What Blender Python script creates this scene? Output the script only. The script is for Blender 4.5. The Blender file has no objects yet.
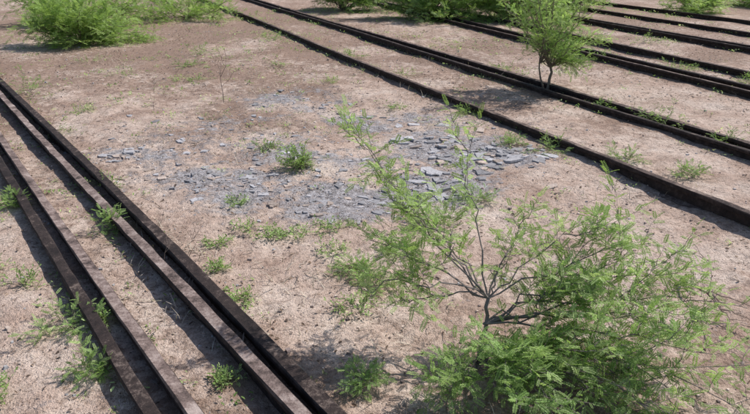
import bpy, math, random
import numpy as np
from mathutils import Vector
random.seed(7); rng=np.random.default_rng(11)
sc=bpy.context.scene
# ---------------------------------------------------------------- noise
TAB=[rng.random((256,256)) for _ in range(8)]
def vn(x,y,s=0):
    x=np.asarray(x,float);y=np.asarray(y,float)
    xi=np.floor(x).astype(int);yi=np.floor(y).astype(int)
    fx=x-xi;fy=y-yi;fx=fx*fx*(3-2*fx);fy=fy*fy*(3-2*fy);T=TAB[s%8]
    a=T[xi&255,yi&255];b=T[(xi+1)&255,yi&255];c=T[xi&255,(yi+1)&255];d=T[(xi+1)&255,(yi+1)&255]
    return (a*(1-fx)+b*fx)*(1-fy)+(c*(1-fx)+d*fx)*fy
def fbm(x,y,s=0,o=4):
    r=0;a=.5;t=0
    for i in range(o):
        r=r+a*vn(x*2**i+17*i,y*2**i-9*i,s+i);t+=a;a*=.5
    return r/t
# ---------------------------------------------------------------- rails layout (world metres)
RAILS=[ # point on line, direction, size, dark top
 ((-0.235,2.149),(-.592,.806),1,1),
 ((-0.395,2.149),(-.592,.806),.95,0),
 ((-0.80,2.149),(-.589,.808),.95,0),
 ((-0.935,2.149),(-.589,.808),.9,1),
 ((2.52,4.05),(-.415,.91),.92,2),
 ((3.33,5.42),(-.417,.909),.88,1),
 ((3.53,5.53),(-.417,.909),.88,2),
 ((4.60,7.74),(-.345,.938),.92,2),
 ((4.85,7.95),(-.345,.938),.92,1),
 ((5.35,8.95),(-.335,.942),.92,2),
 ((6.45,11.2),(-.335,.942),.92,1),
 ((6.70,11.35),(-.335,.942),.92,2),
 ((7.60,13.2),(-.335,.942),.92,2),
 ((8.6,15.2),(-.335,.942),.92,1),
]
def rail_dist(x,y):
    d=np.full(np.shape(x),9.)
    for p,v,_,_ in RAILS:
        n=math.hypot(*v)
        d=np.minimum(d,np.abs((x-p[0])*v[1]-(y-p[1])*v[0])/n)
    return d
def gh(x,y):
    x=np.asarray(x,float);y=np.asarray(y,float)
    cl=np.clip(fbm(x*1.3,y*1.3,4,2)*3-1.1,0,1)
    h=.07*(fbm(x*.5,y*.5,1,2)-.5)+.06*(fbm(x*2.2,y*2.2,2,3)-.5)+.035*(fbm(x*8,y*8,3,3)-.5)+.03*cl*(fbm(x*16,y*16,6,2)-.5)
    d=rail_dist(x,y);k=np.clip(d/.35,0,1)
    return h*(.45+.55*k)+.022*np.exp(-(d/.10)**2)*np.clip(fbm(x*1.7,y*1.7,5,3)*3-1,0,1)
def gz(x,y): return float(gh(np.array([x]),np.array([y]))[0])
PATCH=[(-2.2,5.6,.5,.2,.8),(-1.25,4.97,.6,.26,.85),(-.4,4.55,.8,.42,1.05),(-.95,7.9,.6,.7,.6),(.0,6.7,.8,.8,.5),
       (.75,5.75,.6,.7,.8),(1.15,5.6,.45,.4,.85),(.45,4.8,.5,.4,.75),(-1.7,6.6,.6,.5,.4),(-.6,5.6,.9,.4,.5),(-1.2,6.0,1.4,1.3,.32),(.3,6.0,1.3,1.4,.34)]
def ash(x,y):
    m=np.zeros(np.shape(x))
    for a,b,rx,ry,s in PATCH:
        m=np.maximum(m,s*np.exp(-(((x-a)/rx)**2+((y-b)/ry)**2)*1.1))
    return np.clip(m*(-.5+2.9*fbm(x*2.6,y*2.6,5,5)),0,1)
# ---------------------------------------------------------------- mesh helper
def mk(name,V,Q,mats,col=None,mi=None,parent=None,smooth=False):
    me=bpy.data.meshes.new(name);V=np.asarray(V,np.float32);Q=np.asarray(Q,np.int32)
    me.vertices.add(len(V));me.vertices.foreach_set('co',V.ravel())
    me.loops.add(Q.size);me.loops.foreach_set('vertex_index',Q.ravel())
    me.polygons.add(len(Q));me.polygons.foreach_set('loop_start',np.arange(0,Q.size,Q.shape[1],dtype=np.int32))
    for m in mats: me.materials.append(m)
    if mi is not None: me.polygons.foreach_set('material_index',np.asarray(mi,np.int32))
    me.polygons.foreach_set('use_smooth',np.full(len(Q),smooth))
    me.update(calc_edges=True)
    if col is not None:
        c=np.ones((len(V),4),np.float32);c[:,:3]=col
        at=me.color_attributes.new('Col','FLOAT_COLOR','POINT');at.data.foreach_set('color',c.ravel())
    ob=bpy.data.objects.new(name,me);sc.collection.objects.link(ob)
    if parent: ob.parent=parent
    return ob
# ---------------------------------------------------------------- materials
def newmat(name):
    m=bpy.data.materials.new(name);m.use_nodes=True;nt=m.node_tree;nt.nodes.clear()
    o=nt.nodes.new('ShaderNodeOutputMaterial');b=nt.nodes.new('ShaderNodeBsdfPrincipled')
    nt.links.new(b.outputs[0],o.inputs[0]);b.inputs['Roughness'].default_value=.9
    b.inputs['Specular IOR Level'].default_value=.2
    return m,nt,b,o
def N(nt,t,**k):
    n=nt.nodes.new(t)
    for a,v in k.items():
        if a in n.inputs: n.inputs[a].default_value=v
        else: setattr(n,a,v)
    return n
def noise(nt,vec,scale,det=4,rough=.6,out='Fac'):
    n=nt.nodes.new('ShaderNodeTexNoise');n.inputs['Scale'].default_value=scale;n.inputs['Detail'].default_value=det;n.inputs['Roughness'].default_value=rough
    nt.links.new(vec,n.inputs['Vector']);return n.outputs[out]
def ramp(nt,f,stops):
    r=nt.nodes.new('ShaderNodeValToRGB');e=r.color_ramp.elements
    while len(e)<len(stops): e.new(.5)
    for i,(p,c) in enumerate(stops): e[i].position=p;e[i].color=(*c,1) if len(c)==3 else c
    nt.links.new(f,r.inputs[0]);return r.outputs[0]
def mix(nt,f,a,b,mode='MIX'):
    m=nt.nodes.new('ShaderNodeMix');m.data_type='RGBA';m.blend_type=mode
    for s,v in ((0,f),(6,a),(7,b)):
        if hasattr(v,'links') or hasattr(v,'node'): nt.links.new(v,m.inputs[s])
        else: m.inputs[s].default_value=v if s==0 else (*v,1)
    return m.outputs[2]
def bump(nt,b,h,st,dist):
    n=nt.nodes.new('ShaderNodeBump');n.inputs['Strength'].default_value=st;n.inputs['Distance'].default_value=dist
    nt.links.new(h,n.inputs['Height']);nt.links.new(n.outputs[0],b.inputs['Normal'])
# ground
gm,nt,b,o=newmat('dirt')
geo=N(nt,'ShaderNodeNewGeometry');P=geo.outputs['Position']
at=N(nt,'ShaderNodeVertexColor',layer_name='Col')
sep=N(nt,'ShaderNodeSeparateColor');nt.links.new(at.outputs[0],sep.inputs[0])
base=ramp(nt,noise(nt,P,1.3,5,.72),[(.34,(.42,.295,.235)),(.48,(.60,.46,.385)),(.64,(.72,.60,.525))])
fine=ramp(nt,noise(nt,P,24,4,.75),[(.3,(.5,.47,.45)),(.5,(1,1,1)),(.75,(1.12,1.1,1.09))])
base=mix(nt,1.0,base,fine,'MULTIPLY')
spk=ramp(nt,noise(nt,P,70,2,.75),[(.33,(.36,.31,.28)),(.43,(1,1,1))])
base=mix(nt,.8,base,spk,'MULTIPLY')
hum_shade=N(nt,'ShaderNodeMath',operation='MULTIPLY_ADD');nt.links.new(sep.outputs[1],hum_shade.inputs[0]);hum_shade.inputs[1].default_value=1.0
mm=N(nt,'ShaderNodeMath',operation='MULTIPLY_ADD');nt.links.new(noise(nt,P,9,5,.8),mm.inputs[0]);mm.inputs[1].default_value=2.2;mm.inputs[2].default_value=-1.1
nt.links.new(mm.outputs[0],hum_shade.inputs[2])
hr=ramp(nt,hum_shade.outputs[0],[(.22,(0,0,0)),(.65,(1,1,1))])
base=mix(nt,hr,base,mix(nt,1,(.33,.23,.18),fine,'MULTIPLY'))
am=N(nt,'ShaderNodeMath',operation='MULTIPLY_ADD');nt.links.new(sep.outputs[0],am.inputs[0]);am.inputs[1].default_value=1.1
nt.links.new(mm.outputs[0],am.inputs[2])
ar=ramp(nt,am.outputs[0],[(.22,(0,0,0)),(.6,(.88,.88,.88))])
# cracked crust
wv=N(nt,'ShaderNodeVectorMath',operation='MULTIPLY_ADD');nt.links.new(noise(nt,P,9,4,.75,'Color'),wv.inputs[0]);wv.inputs[1].default_value=(.22,.22,.0);nt.links.new(P,wv.inputs[2])
vo=N(nt,'ShaderNodeTexVoronoi',feature='DISTANCE_TO_EDGE',Scale=9.);nt.links.new(wv.outputs[0],vo.inputs['Vector'])
crk=ramp(nt,vo.outputs[0],[(.005,(.42,.39,.37)),(.05,(1,1,1))])
ashc=ramp(nt,noise(nt,P,14,5,.8),[(.34,(.20,.19,.20)),(.5,(.42,.405,.425)),(.66,(.60,.585,.615))])
ashc=mix(nt,1,mix(nt,.55,ashc,crk,'MULTIPLY'),spk,'MULTIPLY')
base=mix(nt,ar,base,ashc)
nt.links.new(base,b.inputs['Base Color'])
h1=N(nt,'ShaderNodeMath',operation='ADD');nt.links.new(noise(nt,P,26,5,.75),h1.inputs[0])
h2=N(nt,'ShaderNodeMath',operation='MULTIPLY');nt.links.new(noise(nt,P,110,2,.7),h2.inputs[0]);h2.inputs[1].default_value=.4
nt.links.new(h2.outputs[0],h1.inputs[1])
h3=N(nt,'ShaderNodeMath',operation='MULTIPLY');nt.links.new(crk,h3.inputs[0]);nt.links.new(ar,h3.inputs[1])
h4=N(nt,'ShaderNodeMath',operation='MULTIPLY_ADD');nt.links.new(h3.outputs[0],h4.inputs[0]);h4.inputs[1].default_value=.35;nt.links.new(h1.outputs[0],h4.inputs[2])
bump(nt,b,h4.outputs[0],1.,.03)
def tint(name,rough=.9,trans=0,spec=.2,nz=None):
    m,nt,b,o=newmat(name);a=N(nt,'ShaderNodeVertexColor',layer_name='Col');c=a.outputs[0]
    if nz:
        g=N(nt,'ShaderNodeNewGeometry');f=noise(nt,g.outputs['Position'],nz,3,.7)
        c=mix(nt,1,c,ramp(nt,f,[(.3,(.6,.6,.6)),(.7,(1.2,1.2,1.2))]),'MULTIPLY');bump(nt,b,f,.5,.004)
    nt.links.new(c,b.inputs['Base Color']);b.inputs['Roughness'].default_value=rough;b.inputs['Specular IOR Level'].default_value=spec
    if trans:
        t=N(nt,'ShaderNodeBsdfTranslucent');tc=mix(nt,1,c,(1.3,1.35,.85),'MULTIPLY');nt.links.new(tc,t.inputs[0])
        s=N(nt,'ShaderNodeMixShader');s.inputs[0].default_value=trans
        nt.links.new(b.outputs[0],s.inputs[1]);nt.links.new(t.outputs[0],s.inputs[2]);nt.links.new(s.outputs[0],o.inputs[0])
    return m
LEAF=tint('leaf',.5,.42,.4);BARK=tint('bark',.85);STONE=tint('stone',.85,nz=60);LITTER=tint('dry_litter',.9,.15)
# rust
def rust(name,stops):
    rm,nt,b,o=newmat(name)
    g=N(nt,'ShaderNodeNewGeometry');P=g.outputs['Position']
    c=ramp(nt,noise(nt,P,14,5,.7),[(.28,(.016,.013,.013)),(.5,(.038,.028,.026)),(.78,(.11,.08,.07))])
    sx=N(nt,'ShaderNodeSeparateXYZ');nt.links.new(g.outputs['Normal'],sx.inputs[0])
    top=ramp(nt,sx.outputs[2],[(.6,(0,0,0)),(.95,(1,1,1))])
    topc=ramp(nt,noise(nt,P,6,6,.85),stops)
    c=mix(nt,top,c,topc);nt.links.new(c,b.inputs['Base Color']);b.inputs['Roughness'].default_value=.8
    bump(nt,b,noise(nt,P,50,5,.8),1.,.008);return rm
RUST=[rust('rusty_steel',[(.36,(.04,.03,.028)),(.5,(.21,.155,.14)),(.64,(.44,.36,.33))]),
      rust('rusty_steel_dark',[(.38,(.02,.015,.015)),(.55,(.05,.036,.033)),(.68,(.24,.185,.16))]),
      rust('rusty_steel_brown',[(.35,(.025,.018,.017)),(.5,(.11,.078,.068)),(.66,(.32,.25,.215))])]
# ---------------------------------------------------------------- ground sheet
def axis(a,b,st,lo,hi,g=1.09):
    c=list(np.arange(a,b,st));s=st;x=c[-1]
    while x<hi: s*=g;x+=s;c.append(x)
    s=st;x=a;L=[]
    while x>lo: s*=g;x-=s;L.append(x)
    return np.array(L[::-1]+c)
xs=axis(-5,5,.028,-600,600);ys=axis(1.4,8.5,.028,-600,800)
X,Y=np.meshgrid(xs,ys);x=X.ravel();y=Y.ravel();z=gh(x,y)
nx=len(xs);ny=len(ys);ii=(np.arange(ny-1)[:,None]*nx+np.arange(nx-1)[None,:]).ravel()
Q=np.stack([ii,ii+1,ii+nx+1,ii+nx],1)
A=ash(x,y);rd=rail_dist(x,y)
big=fbm(x*.8,y*.8,6,4)
hum_shade=np.clip((y-5)/8,0,.75)*big*1.25+.40*np.exp(-(rd/.16)**2)+.6*np.clip(fbm(x*1.2,y*1.2,4,4)*2.4-1.15,0,1)
hum_shade+=.45*np.exp(-(((x-.6)/.9)**2+((y-2.2)/.55)**2))+.3*np.clip(-x-.5,0,1)*np.clip((y-6)/3,0,1)*big  # darker around shrub base; upper left mixes brown debris with painted shadow blotches
z=z+A*.006*fbm(x*14,y*14,3,2)
mk('ground',np.stack([x,y,z],1),Q,[gm],col=np.stack([A,np.clip(hum_shade,0,1),A*0],1),smooth=True)
# ---------------------------------------------------------------- rails
prof=[(-.062,0),(.062,0),(.062,.011),(.012,.026),(.009,.036),(.009,.098),(.030,.108),(.034,.114),(.034,.136),(.028,.143),(-.028,.143),(-.034,.136),(-.034,.114),(-.030,.108),(-.009,.098),(-.009,.036),(-.012,.026),(-.062,.011)]
for i,(p,v,szr,dk) in enumerate(RAILS):
    n=math.hypot(*v);v=(v[0]/n,v[1]/n)
    t=np.concatenate([np.arange(-6,16,.15),np.arange(16,61,1.5)])
    off=.010*np.sin(t*.6+i*1.7)+.01*np.sin(t*.23+i)
    cx=p[0]+v[0]*t+v[1]*off;cy=p[1]+v[1]*t-v[0]*off
    zz=-.032+.007*np.sin(t*.45+i*2)
    V=[];k=len(prof);tl=.10*math.sin(i*2.3+.5)
    for a,h in prof:
        a*=szr;h*=szr
        a2=a*math.cos(tl)-h*math.sin(tl)*.6;dent=rng.normal(0,.0014,len(t))
        V.append(np.stack([cx+v[1]*(a2+dent),cy-v[0]*(a2+dent),zz+h*math.cos(tl)+a*math.sin(tl)+dent],1))
    V=np.stack(V,1).reshape(-1,3);m=len(t);F=[]
    for s in range(m-1):
        for j in range(k):
            j2=(j+1)%k;F.append((s*k+j,(s+1)*k+j,(s+1)*k+j2,s*k+j2))
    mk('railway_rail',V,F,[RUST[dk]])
# ---------------------------------------------------------------- plant machinery
def leaf_pinnate(n=8,ll=.26,lw=.085):
    V=[];Q=[]
    def q(a,b,c,d):
        i=len(V);V.extend([a,b,c,d]);Q.append((i,i+1,i+2,i+3))
    q((0,-.008,0),(1,-.004,-.12),(1,.004,-.12),(0,.008,0))
    for i in range(n):
        s=.12+.88*i/(n-1);zc=-.12*s*s;L=ll*(1-.35*abs(s-.45)*1.6)
        for sg in (-1,1):
            dx=.45*L;dy=.85*L*sg;s2=s+.02*sg
            q((s2,0,zc),(s2+dx*.5-.5*lw,dy*.5,zc+.02),(s2+dx,dy,zc-.03*((i%3)-.5)),(s2+dx*.5+.5*lw,dy*.5,zc+.02))
    return np.array(V,float),np.array(Q)
def leaf_ov2():
    V=[(0,0,0),(.3,.22,.07),(.8,.16,.04),(1,0,-.06),(.8,-.16,.04),(.3,-.22,.07)]
    return np.array(V,float),np.array([(0,3,2,1),(0,5,4,3)])
def leaf_blade():
    V=[(0,-.03,0),(0,.03,0),(.5,.022,.02),(.5,-.022,.02),(1,.004,-.15),(1,-.004,-.15)]
    return np.array(V,float),np.array([(0,1,2,3),(3,2,4,5)])
TPL={'pin':leaf_pinnate(9,.26,.115),'pinfar':leaf_pinnate(5,.34,.17),'ov':leaf_ov2(),'blade':leaf_blade()}
def nrm(a): 
    return a/np.maximum(np.linalg.norm(a,axis=-1,keepdims=True),1e-9)
class Plant:
    def __init__(s): s.V=[];s.Q=[];s.C=[];s.M=[];s.n=0;s.L={}
    def add(s,V,Q,C,m):
        s.V.append(V);s.Q.append(Q+s.n);s.C.append(np.broadcast_to(C,(len(V),3)) if np.ndim(C)==1 else C);s.M.append(np.full(len(Q),m));s.n+=len(V)
    def tube(s,P,r,col,k=5):
        P=np.asarray(P,float);T=nrm(np.gradient(P,axis=0));ref=np.array([.31,.17,.93]) if abs(T[0,2])<.8 else np.array([.9,.3,.1])
        A=nrm(np.cross(T,ref));B=np.cross(T,A);r=np.asarray(r)[:,None,None]
        an=np.linspace(0,2*math.pi,k,endpoint=False)
        V=P[:,None,:]+r*(A[:,None,:]*np.cos(an)[None,:,None]+B[:,None,:]*np.sin(an)[None,:,None])
        m=len(P);i=(np.arange(m-1)[:,None]*k);j=np.arange(k)[None,:];j2=(j+1)%k
        Q=np.stack([i+j,i+j2,i+k+j2,i+k+j],-1).reshape(-1,4);s.add(V.reshape(-1,3),Q,np.array(col),0)
    def leaf(s,kind,o,d,u,L,c): s.L.setdefault(kind,[]).append((*o,*d,*u,L,*c))
    def finish(s,name,mats=None):
        for kind,rows in s.L.items():
            R=np.array(rows);tv,tq=TPL[kind];d=nrm(R[:,3:6]);u=R[:,6:9];sd=nrm(np.cross(u,d));u=np.cross(d,sd)
            L=R[:,9][:,None,None]
            V=R[:,None,0:3]+L*(tv[None,:,0,None]*d[:,None]+tv[None,:,1,None]*sd[:,None]+tv[None,:,2,None]*u[:,None])
            n=len(R);m=len(tv);Q=(tq[None]+np.arange(n)[:,None,None]*m).reshape(-1,4)
            C=np.repeat(R[:,10:13],m,axis=0);s.add(V.reshape(-1,3),Q,C,1)
        return mk(name,np.concatenate(s.V),np.concatenate(s.Q),mats or [BARK,LEAF],col=np.concatenate(s.C),mi=np.concatenate(s.M))
def rv(a=1.): return rng.normal(0,a,3)
def curve(a,b,bend,n=9,jit=.02):
    a=np.array(a,float);b=np.array(b,float);t=np.linspace(0,1,n)[:,None]
    c=(a+b)/2+np.array(bend);P=(1-t)**2*a+2*t*(1-t)*c+t*t*b
    J=rng.normal(0,jit,(n,3))*np.linalg.norm(b-a);J[0]=0;J[-1]=0;return P+J
def gcol(pal,v=.18):
    c=np.array(pal[rng.integers(len(pal))])*(1+rng.normal(0,v));return np.clip(c,.01,.7)
def twig(pl,o,d,L,kind,ls,sp,pal,r=.0016,bark=(.16,.13,.09),up=.25,fluff=1.):
    n=5;d=nrm(np.array(d,float));e=np.array(o)+d*L
    P=curve(o,e,rv(.08*L)+np.array([0,0,up*.2*L]),n,.03);P[:,2]=np.maximum(P[:,2],.02)
    pl.tube(P,np.linspace(r,r*.4,n),bark,3)
    m=max(2,int(L/sp));base=gcol(pal,.12)
    for i in range(m):
        s=(i+.6)/m;f=s*(n-1);k=min(int(f),n-2);p=P[k]+(P[k+1]-P[k])*(f-k);t=nrm(P[k+1]-P[k])
        side=nrm(np.cross(t,[0,0,1]+rv(.2)))*(1 if i%2 else -1)
        dd=t*.5+side*fluff*.9+rv(.3)+np.array([0,0,.15])
        pl.leaf(kind,p,dd,np.array([0,0,1])+rv(.35),ls*rng.uniform(.6,1.25),base*(1+rng.normal(0,.12)))
    pl.leaf(kind,P[-1],nrm(P[-1]-P[-2]),np.array([0,0,1])+rv(.3),ls,base)
def branch(pl,a,b,bend,r0,kind,ls,sp,ntw,Lt,pal,bark,s0=.3,sub=0,jit=.02,fluff=1.):
    P=curve(a,b,bend,11,jit);pl.tube(P,np.linspace(r0,r0*.3,11),bark,6 if r0>.006 else 4)
    T=nrm(np.gradient(P,axis=0))
    for i in range(ntw):
        s=s0+(1-s0)*(i+rng.random())/ntw;f=min(s,.999)*10;k=int(f);p=P[k]+(P[min(k+1,10)]-P[k])*(f-k)
        d=T[k]*.7+rv(.55)+np.array([0,0,.15])
        twig(pl,p,d,Lt*rng.uniform(.5,1.2)*(1.15-.5*s),kind,ls,sp,pal,bark=bark,fluff=fluff)
    for i in range(sub):
        s=rng.uniform(.35,.8);k=int(s*10);d=nrm(T[k]+rv(.6));L=np.linalg.norm(P[-1]-P[0])*rng.uniform(.3,.5)
        e=P[k]+d*L;e[2]=max(e[2],.05)
        branch(pl,P[k],e,rv(.05),r0*.5,kind,ls,sp,max(3,ntw//2),Lt*.8,pal,bark,.2,0,jit,fluff)
def bush(name,x,y,w,dp,h,nb,kind='pin',ls=.06,sp=.02,ntw=12,Lt=.2,pal=None,bark=(.17,.14,.11),r0=.012,low=.1,sub=1,stem=0,lean=(0,0)):
    pl=Plant();z0=gz(x,y)-.02
    sh=rng.uniform(.6,1.3,5);ph=rng.uniform(0,6.28)
    for i in range(nb):
        a=2*math.pi*(i+rng.random())/nb;rr=math.sqrt(rng.uniform(.05,1))*sh[int(((a+ph)%6.2831)/6.2832*5)%5];q=rng.uniform(low,1)
        zz=h*q*math.sqrt(max(.08,1-min(rr,1.)**2*.8))
        b=(x+lean[0]+w*.5*rr*math.cos(a),y+lean[1]+dp*.5*rr*math.sin(a),z0+max(.04,zz))
        s=(x+rng.normal(0,.012),y+rng.normal(0,.012),z0+stem*rng.random()*.6)
        branch(pl,s,b,(rng.normal(0,.05*w),rng.normal(0,.05*w),.12*h),r0*rng.uniform(.6,1),kind,ls,sp,ntw,Lt,pal,bark,.25,sub)
    return pl,z0
# ------- foreground acacia shrub
pl=Plant();bx,by=.45,2.45;z0=gz(bx,by)-.03
BK=(.21,.185,.175)
LG=[(.33,.46,.16),(.41,.54,.23),(.47,.59,.28),(.27,.38,.12)]
DG=[(.17,.27,.08),(.22,.34,.11),(.28,.42,.15)]
MG=LG[:2]+DG
fork=(.50,2.50,.34)
P=curve((bx,by,z0),fork,(.01,0,.02),8,.02);pl.tube(P,np.linspace(.011,.008,8),BK,8)
U=[((-.10,2.85,1.0),(-.05,.1,.05),15),((.38,2.9,1.03),(.02,.1,.0),9),((.05,2.75,.78),(-.03,0,.05),15),((.2,2.8,.62),(0,.05,.05),12),((.0,2.8,.88),(-.06,.05,.03),12),
   ((.72,2.75,.66),(0,.05,.05),11),((1.0,2.7,.62),(0,.03,.06),15),((1.22,2.6,.56),(0,0,.08),17),((.62,2.65,.50),(0,0,.02),7),
   ((-.12,2.55,.36),(-.05,0,.1),13),((.08,2.5,.3),(-.05,0,.08),9),((-.02,2.65,.55),(-.05,0,.08),13)]
for b,bd,n in U: branch(pl,fork,b,bd,.0045,'pin',.050,.018,n,.18,LG,BK,.28,1,.022)
Rr=[((1.42,2.5,.34),(0,0,.06),18),((1.62,2.45,.32),(0,.05,.03),17),((1.15,2.4,.28),(0,0,.06),17),((1.4,2.25,.22),(0,0,.1),18),((.95,2.5,.40),(0,0,.05),14),((1.3,2.7,.42),(0,0,.06),15),((1.1,2.6,.48),(0,0,.04),15),((1.45,2.65,.45),(0,0,.05),13)]
for b,bd,n in Rr: branch(pl,(.48,2.48,.22),b,bd,.005,'pin',.052,.017,n,.20,LG,BK,.25,1,.022)
Lw=[((.92,2.12,.12),17),((.36,2.1,.12),13),((1.25,2.12,.12),18),((.62,2.15,.22),15),((.75,2.3,.2),16),((.25,2.12,.1),9),((.55,2.0,.12),14),((1.05,2.2,.2),18),((.8,1.98,.1),14),((1.5,2.1,.12),15),((.62,2.2,.2),11),((1.3,1.95,.1),15),((1.6,2.2,.15),13),((1.15,2.3,.25),15),((1.1,2.05,.1),14)]
for b,n in Lw: branch(pl,(bx,by,z0+.06),b,(0,0,.12),.005,'pin',.050,.017,n,.19,MG,BK,.28,1,.03)
pl.finish('acacia_shrub')
# ------- small tree at the second track
FB=(.19,.16,.13)
pl=Plant();x0,y0=2.2,8.3;z0=gz(x0,y0)-.03
f=(x0+.03,y0,.30)
pl.tube(curve((x0,y0,z0),f,(.03,0,0),7),np.linspace(.022,.016,7),FB,7);pl.tube(curve((x0-.02,y0,z0),(x0-.12,y0,.36),(-.03,0,0),7),np.linspace(.013,.009,7),FB,6)
for i in range(36):
    a=rng.uniform(0,6.28);rr=math.sqrt(rng.random());zz=rng.uniform(.28,1.7)
    w=.76*math.sqrt(max(.2,1-((zz-1.1)/.98)**2))*rng.uniform(.8,1.25)
    branch(pl,f if i%3 else (x0-.12,y0,.36),(x0+.02+w*rr*math.cos(a),y0+w*rr*math.sin(a),zz),(0,0,.1),.007,'pin',.078,.030,10,.22,LG+DG[1:],FB,.22,1)
pl.finish('acacia_tree')
# ------- bushes
def B(name,*a,**k):
    p,_=bush(name,*a,**k);p.finish(name)
YG=[(.30,.43,.13),(.38,.52,.18),(.24,.35,.10)]
B('leafy_bush',-.64,5.2,.40,.36,.26,22,'ov',.021,.012,10,.08,DG+YG,sub=0,r0=.004,low=.15)
B('leafy_bush',-1.0,5.75,.32,.28,.12,8,'ov',.019,.014,8,.08,MG,sub=0,r0=.003,low=.15)
B('green_bush',-5.5,12.4,3.0,1.9,.85,36,'pinfar',.10,.036,12,.45,YG,sub=1,r0=.016,low=.12)
B('green_bush',-6.9,15.5,3.6,2.4,1.1,30,'pinfar',.12,.045,12,.45,YG,sub=1,r0=.018)
B('green_bush',-4.6,16.6,3,1.6,.7,20,'pinfar',.11,.04,10,.4,YG,sub=1,r0=.014)
B('green_bush',-9.5,13.5,2.6,2,1.0,20,'pinfar',.14,.045,12,.45,MG,sub=1,r0=.018)
B('green_bush',1.3,16.6,3.4,2,1.9,42,'pinfar',.13,.034,12,.45,MG,sub=1,r0=.02,low=.04)
B('green_bush',3.3,16.2,2.8,2,1.7,36,'pinfar',.13,.034,12,.45,YG,sub=1,r0=.02,low=.05)
B('green_bush',-.9,18.8,2.6,2,1.4,24,'pinfar',.16,.045,12,.45,MG,sub=1,r0=.02)
B('green_bush',5.6,19,2.6,2,1.5,22,'pinfar',.16,.045,12,.45,MG,sub=1,r0=.02)
B('green_bush',8.6,18.4,1.9,1.5,.8,16,'pinfar',.14,.045,12,.4,LG,sub=1,r0=.018)
B('green_bush',11.3,20,2.6,2,1.1,18,'pinfar',.16,.05,12,.4,LG,sub=1,r0=.018)
# ------- individual weeds  (x,y,w,h,kind)
WEEDS=[(-2.07,4.75,.24,.12,'o'),(-1.75,3.95,.26,.16,'p'),(-1.02,4.45,.12,.07,'o'),(-.84,3.97,.26,.08,'o'),(-.66,3.86,.16,.06,'o'),(-.50,3.9,.2,.07,'o'),(-.26,3.62,.22,.1,'o'),
 (-1.0,3.75,.11,.05,'o'),(-.72,3.05,.12,.05,'o'),(-.13,3.4,.22,.1,'p'),(.0,3.2,.24,.12,'p'),(-.12,2.95,.2,.06,'o'),(-2.6,4.35,.16,.12,'p'),(-4.4,8.2,.5,.35,'p'),
 (-1.55,2.78,.32,.14,'p'),(-1.38,2.8,.16,.08,'o'),(-1.28,2.42,.16,.12,'p'),(-.05,2.33,.16,.12,'p'),(-.66,2.35,.08,.05,'o'),(-1.6,2.25,.16,.1,'o'),(1.62,5.75,.55,.16,'p'),(1.3,5.95,.25,.12,'p'),(2.2,5.45,.3,.12,'p'),
 (2.6,5.1,.3,.1,'p'),(3.0,6.6,.6,.3,'p'),(3.3,5.9,.3,.16,'p'),(.25,7.4,.2,.08,'o'),(-.92,3.4,.10,.05,'o'),(.75,4.55,.25,.1,'p'),(.35,4.1,.3,.14,'p'),(.2,3.7,.25,.16,'p'),
 (-3.6,9.4,.4,.12,'o'),(-1.5,10.2,.3,.12,'o'),(.4,9.4,.4,.14,'o'),(-.4,11,.5,.16,'p'),(4.6,9.9,.6,.2,'p'),(5.2,12.5,.7,.25,'p'),(-2.25,3.35,.2,.10,'p'),(3.6,10.6,.5,.2,'p'),(-3.0,11.3,.6,.2,'p'),(-2.0,13,.6,.2,'p'),(-3.3,7.2,.25,.1,'o'),(-1.95,3.2,.2,.1,'o'),
 (1.05,7.1,.3,.12,'p'),(-2.5,9.0,.3,.1,'o'),(-2.9,10.2,.4,.12,'p'),(-4.6,10.6,.5,.15,'o'),(-.6,8.9,.25,.1,'o'),(2.6,7.3,.35,.14,'p'),(1.9,9.9,.4,.15,'p'),(5.0,8.7,.4,.18,'p'),(-.3,4.0,.2,.06,'o')]
for x,y,w,h,k in WEEDS:
    if k=='o': B('weed_plant',x,y,w*1.5,w*1.4,h,9,'ov',.019,.015,5,.07,LG+DG,sub=0,r0=.002,low=.1,bark=(.25,.28,.14))
    else: B('weed_plant',x,y,w*1.2,w*1.1,h,8,'pin',.038,.020,6,.09,MG,sub=0,r0=.002,low=.15,bark=(.25,.25,.15))
# dry saplings
def dry(pl,a,b,r,dpt):
    P=curve(a,b,rv(.03),7,.03);pl.tube(P,np.linspace(r,r*.35,7),(.20,.155,.13),5)
    if dpt:
        for i in range(4):
            k=rng.integers(2,6);d=nrm(P[-1]-P[0]+rv(.5)*np.linalg.norm(P[-1]-P[0]));dry(pl,P[k],P[k]+d*np.linalg.norm(P[-1]-P[0])*.45,r*.45,dpt-1)
for (xa,ya,ha) in ((-1.83,7.75,.62),(-2.5,7.2,.3),(.9,7.5,.3),(-1.15,3.55,.22),(-1.4,3.8,.2),(-1.25,3.4,.18)):
    pl=Plant();dry(pl,np.array((xa,ya,-.02)),np.array((xa+.05,ya+.05,ha)),.005 if ha>.5 else .002,2);pl.finish('dry_sapling')
pl=Plant();dry(pl,np.array((1.78,3.3,.0)),np.array((1.72,2.72,.14)),.008,1);pl.finish('fallen_branch')
pl=Plant()
for i in range(110):
    x=rng.uniform(-5,5);y=rng.uniform(2.1,10);a=rng.uniform(0,6.28);L=rng.uniform(.05,.22);z=gz(x,y)+.01
    P=curve((x,y,z),(x+L*math.cos(a),y+L*math.sin(a),z+rng.uniform(0,.02)),rv(.02),6,.04);P[:,2]=np.maximum(P[:,2],z-.005);pl.tube(P,np.linspace(.0035,.0015,6),(.22,.18,.15),4)
pl.finish('dry_twigs',[BARK])
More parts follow.
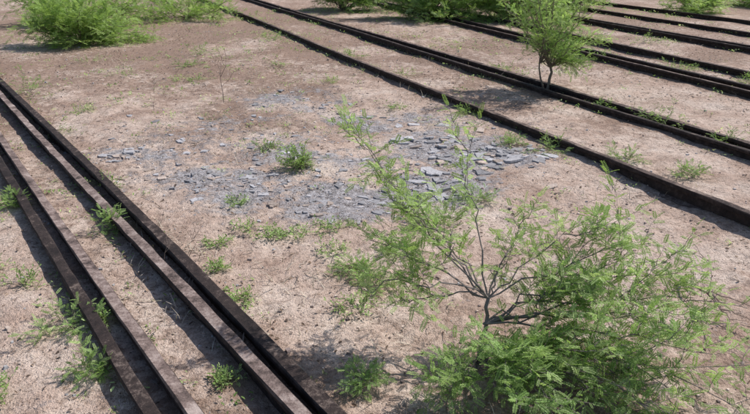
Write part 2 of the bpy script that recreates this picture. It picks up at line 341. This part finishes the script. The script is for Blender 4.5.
# ------- small sprouts mass
pl=Plant();cnt=0
while cnt<3300:
    x=rng.uniform(-8,8);y=rng.uniform(1.8,19)
    dn=fbm(np.array([x*1.1]),np.array([y*1.1]),6,3)[0];r=rail_dist(np.array([x]),np.array([y]))[0]
    pr=np.clip((dn-.5)*4,0.04,1)*(.45 if y<4.5 else 1)+(.5 if r<.2 else 0)+(.2 if (x<-1 and y>7) else 0)
    if rng.random()>pr: continue
    cnt+=1;z=gz(x,y);c=gcol(LG+DG+[(.36,.38,.2)],.2);s=rng.uniform(.010,.024)*(1+y*.07)
    for j in range(rng.integers(4,12)):
        a=rng.uniform(0,6.28);pl.leaf('ov',(x+rng.normal(0,s*1.3),y+rng.normal(0,s*1.3),z+rng.uniform(0,s*.9)),(math.cos(a),math.sin(a),rng.uniform(.1,1)),(0,0,1),s*rng.uniform(.5,1.2),c*(1+rng.normal(0,.15)))
pl.finish('small_weeds')
# ------- dry grass
pl=Plant()
spots=[(-1.25,3.55,.28,300),(-1.05,3.3,.2,200),(-1.5,3.9,.2,180),(-1.0,2.9,.15,60),(.2,2.5,.4,120),(2.0,5.0,.5,80),(-2.7,5.0,.3,80)]
spots+=[(rng.uniform(-6,7),rng.uniform(2,15),.3,40) for _ in range(110)]
for x,y,s,n in spots:
    for _ in range(n):
        px=x+rng.normal(0,s*.5);py=y+rng.normal(0,s*.5);c=np.array((.54,.47,.40))*rng.uniform(.6,1.2)
        pl.leaf('blade',(px,py,gz(px,py)-.005 if n<50 else -.01),(rng.normal(0,.8),rng.normal(0,.8),rng.uniform(.1,1.1)),(0,0,1),rng.uniform(.03,.12),c)
pl.finish('dry_grass',[BARK,LITTER])
# ------- litter
n=56000;x=rng.uniform(-7,8,n);y=1.6+15*rng.random(n)**1.25
keep=(fbm(x*1.5,y*1.5,2,3)+.2*np.exp(-(rail_dist(x,y)/.2)**2)+rng.normal(0,.1,n))>.49
x=x[keep];y=y[keep];n=len(x);z=gh(x,y)+.004
tv,tq=TPL['ov'];a=rng.uniform(0,6.28,n);d=np.stack([np.cos(a),np.sin(a),rng.normal(0,.35,n)],1);d=nrm(d)
u=np.stack([rng.normal(0,.4,n),rng.normal(0,.4,n),np.ones(n)],1);sd=nrm(np.cross(u,d));u=np.cross(d,sd)
L=(rng.uniform(.007,.024,n)*(1+.05*y))[:,None,None];wd=rng.choice([.25,.6,1.2],n)[:,None,None]
V=np.stack([x,y,z],1)[:,None]+L*(tv[None,:,0,None]*d[:,None]+wd*tv[None,:,1,None]*sd[:,None]+tv[None,:,2,None]*u[:,None])
pal=np.array([(.14,.095,.07),(.24,.17,.13),(.35,.26,.2),(.09,.065,.055),(.48,.41,.34)])
C=np.repeat(pal[rng.integers(0,5,n)]*rng.uniform(.7,1.2,(n,1)),len(tv),axis=0)
mk('leaf_litter',V.reshape(-1,3),(tq[None]+np.arange(n)[:,None,None]*len(tv)).reshape(-1,4),[LITTER],col=C)
# ------- pebbles and dirt clods
cube=np.array([(-1,-1,-1),(1,-1,-1),(1,1,-1),(-1,1,-1),(-1,-1,1),(1,-1,1),(1,1,1),(-1,1,1)],float)
cube[4:,:2]*=.7
cq=np.array([(0,3,2,1),(4,5,6,7),(0,1,5,4),(1,2,6,5),(2,3,7,6),(3,0,4,7)])
n=14000;x=rng.uniform(-7,8,n);y=1.6+13*rng.random(n)**1.3
sz=.0025+.006*rng.random(n)**3+.010*rng.random(n)**16
a=rng.uniform(0,6.28,n);ca,sa=np.cos(a),np.sin(a)
t=cube[None]*(1+rng.normal(0,.25,(n,8,3)));t[:,:,2]*=.6;t*=sz[:,None,None]
V=np.stack([x[:,None]+t[:,:,0]*ca[:,None]-t[:,:,1]*sa[:,None],y[:,None]+t[:,:,0]*sa[:,None]+t[:,:,1]*ca[:,None],(gh(x,y)+sz*.3)[:,None]+t[:,:,2]],-1)
pal=np.array([(.5,.4,.34),(.58,.48,.42),(.36,.28,.24),(.42,.41,.42),(.24,.19,.18)])
C=np.repeat(pal[rng.integers(0,5,n)]*rng.uniform(.8,1.2,(n,1)),8,axis=0)
mk('gravel',V.reshape(-1,3),(cq[None]+np.arange(n)[:,None,None]*8).reshape(-1,4),[STONE],col=C)
# ------- grey crust plates, lying almost flush
pts=[]
while len(pts)<1500:
    p=PATCH[rng.integers(len(PATCH))];x=p[0]+rng.normal(0,p[2]*.8);y=p[1]+rng.normal(0,p[3]*.8)
    if rng.random()<ash(np.array([x]),np.array([y]))[0]*1.1+.03: pts.append((x,y))
Vs=[];Qs=[];Cs=[];k=0
for x,y in pts:
    right=x>.2
    s=.005+.012*rng.random()+(.10 if right else .06)*rng.random()**6;th=.001+.002*rng.random()+(.006*rng.random() if s>.035 and right else 0);z=gz(x,y)+.003+(.004 if s>.03 else 0)
    an=np.sort(rng.uniform(0,6.28,8));r=s*rng.uniform(.5,1.2,8);tx,ty=rng.normal(0,.02 if not right else .07,2);st=rng.uniform(.45,1)
    px=np.cos(an)*r;py=np.sin(an)*r*st;rot=rng.uniform(0,6.28);qx=px*math.cos(rot)-py*math.sin(rot);qy=px*math.sin(rot)+py*math.cos(rot)
    zz=z+qx*tx+qy*ty
    Vs.append(np.stack([x+qx,y+qy,zz-.010],1));Vs.append(np.stack([x+qx*.95,y+qy*.95,zz+th],1))
    for i in range(8):
        j=(i+1)%8;Qs.append((k+i,k+j,k+8+j,k+8+i))
    Qs+= [(k+8,k+9,k+10,k+11),(k+8,k+11,k+12,k+13),(k+8,k+13,k+14,k+15)]
    c=np.array((.40,.39,.41))*rng.uniform(.55,1.25)
    if rng.random()<.2: c=np.array((.5,.41,.36))*rng.uniform(.6,1.1)
    Cs.append(np.tile(c,(16,1)));k+=16
mk('slate_flakes',np.concatenate(Vs),np.array(Qs),[STONE],col=np.concatenate(Cs))
# ---------------------------------------------------------------- light
sd=Vector((.80,.42,1.12)).normalized();el=math.asin(sd.z);az=math.atan2(sd.x,sd.y)
w=bpy.data.worlds.new('World');sc.world=w;w.use_nodes=True;nt=w.node_tree
sk=nt.nodes.new('ShaderNodeTexSky');sk.sky_type='NISHITA';sk.sun_disc=False;sk.sun_elevation=el;sk.sun_rotation=az
bg=nt.nodes['Background'];nt.links.new(sk.outputs[0],bg.inputs[0]);bg.inputs[1].default_value=.115
l=bpy.data.lights.new('sun','SUN');l.energy=4.9;l.angle=math.radians(.5);l.color=(1,.95,.88)
lo=bpy.data.objects.new('sun',l);sc.collection.objects.link(lo);lo.rotation_euler=sd.to_track_quat('Z','Y').to_euler()
cam=bpy.data.cameras.new('camera');co=bpy.data.objects.new('camera',cam);sc.collection.objects.link(co)
co.location=(0,0,1.8);co.rotation_euler=(math.radians(90-22.3),0,0);cam.sensor_width=36;cam.lens=31.2;cam.clip_end=2000;cam.clip_start=.05
sc.camera=co
sc.view_settings.view_transform='Standard';sc.view_settings.look='None';sc.view_settings.exposure=0
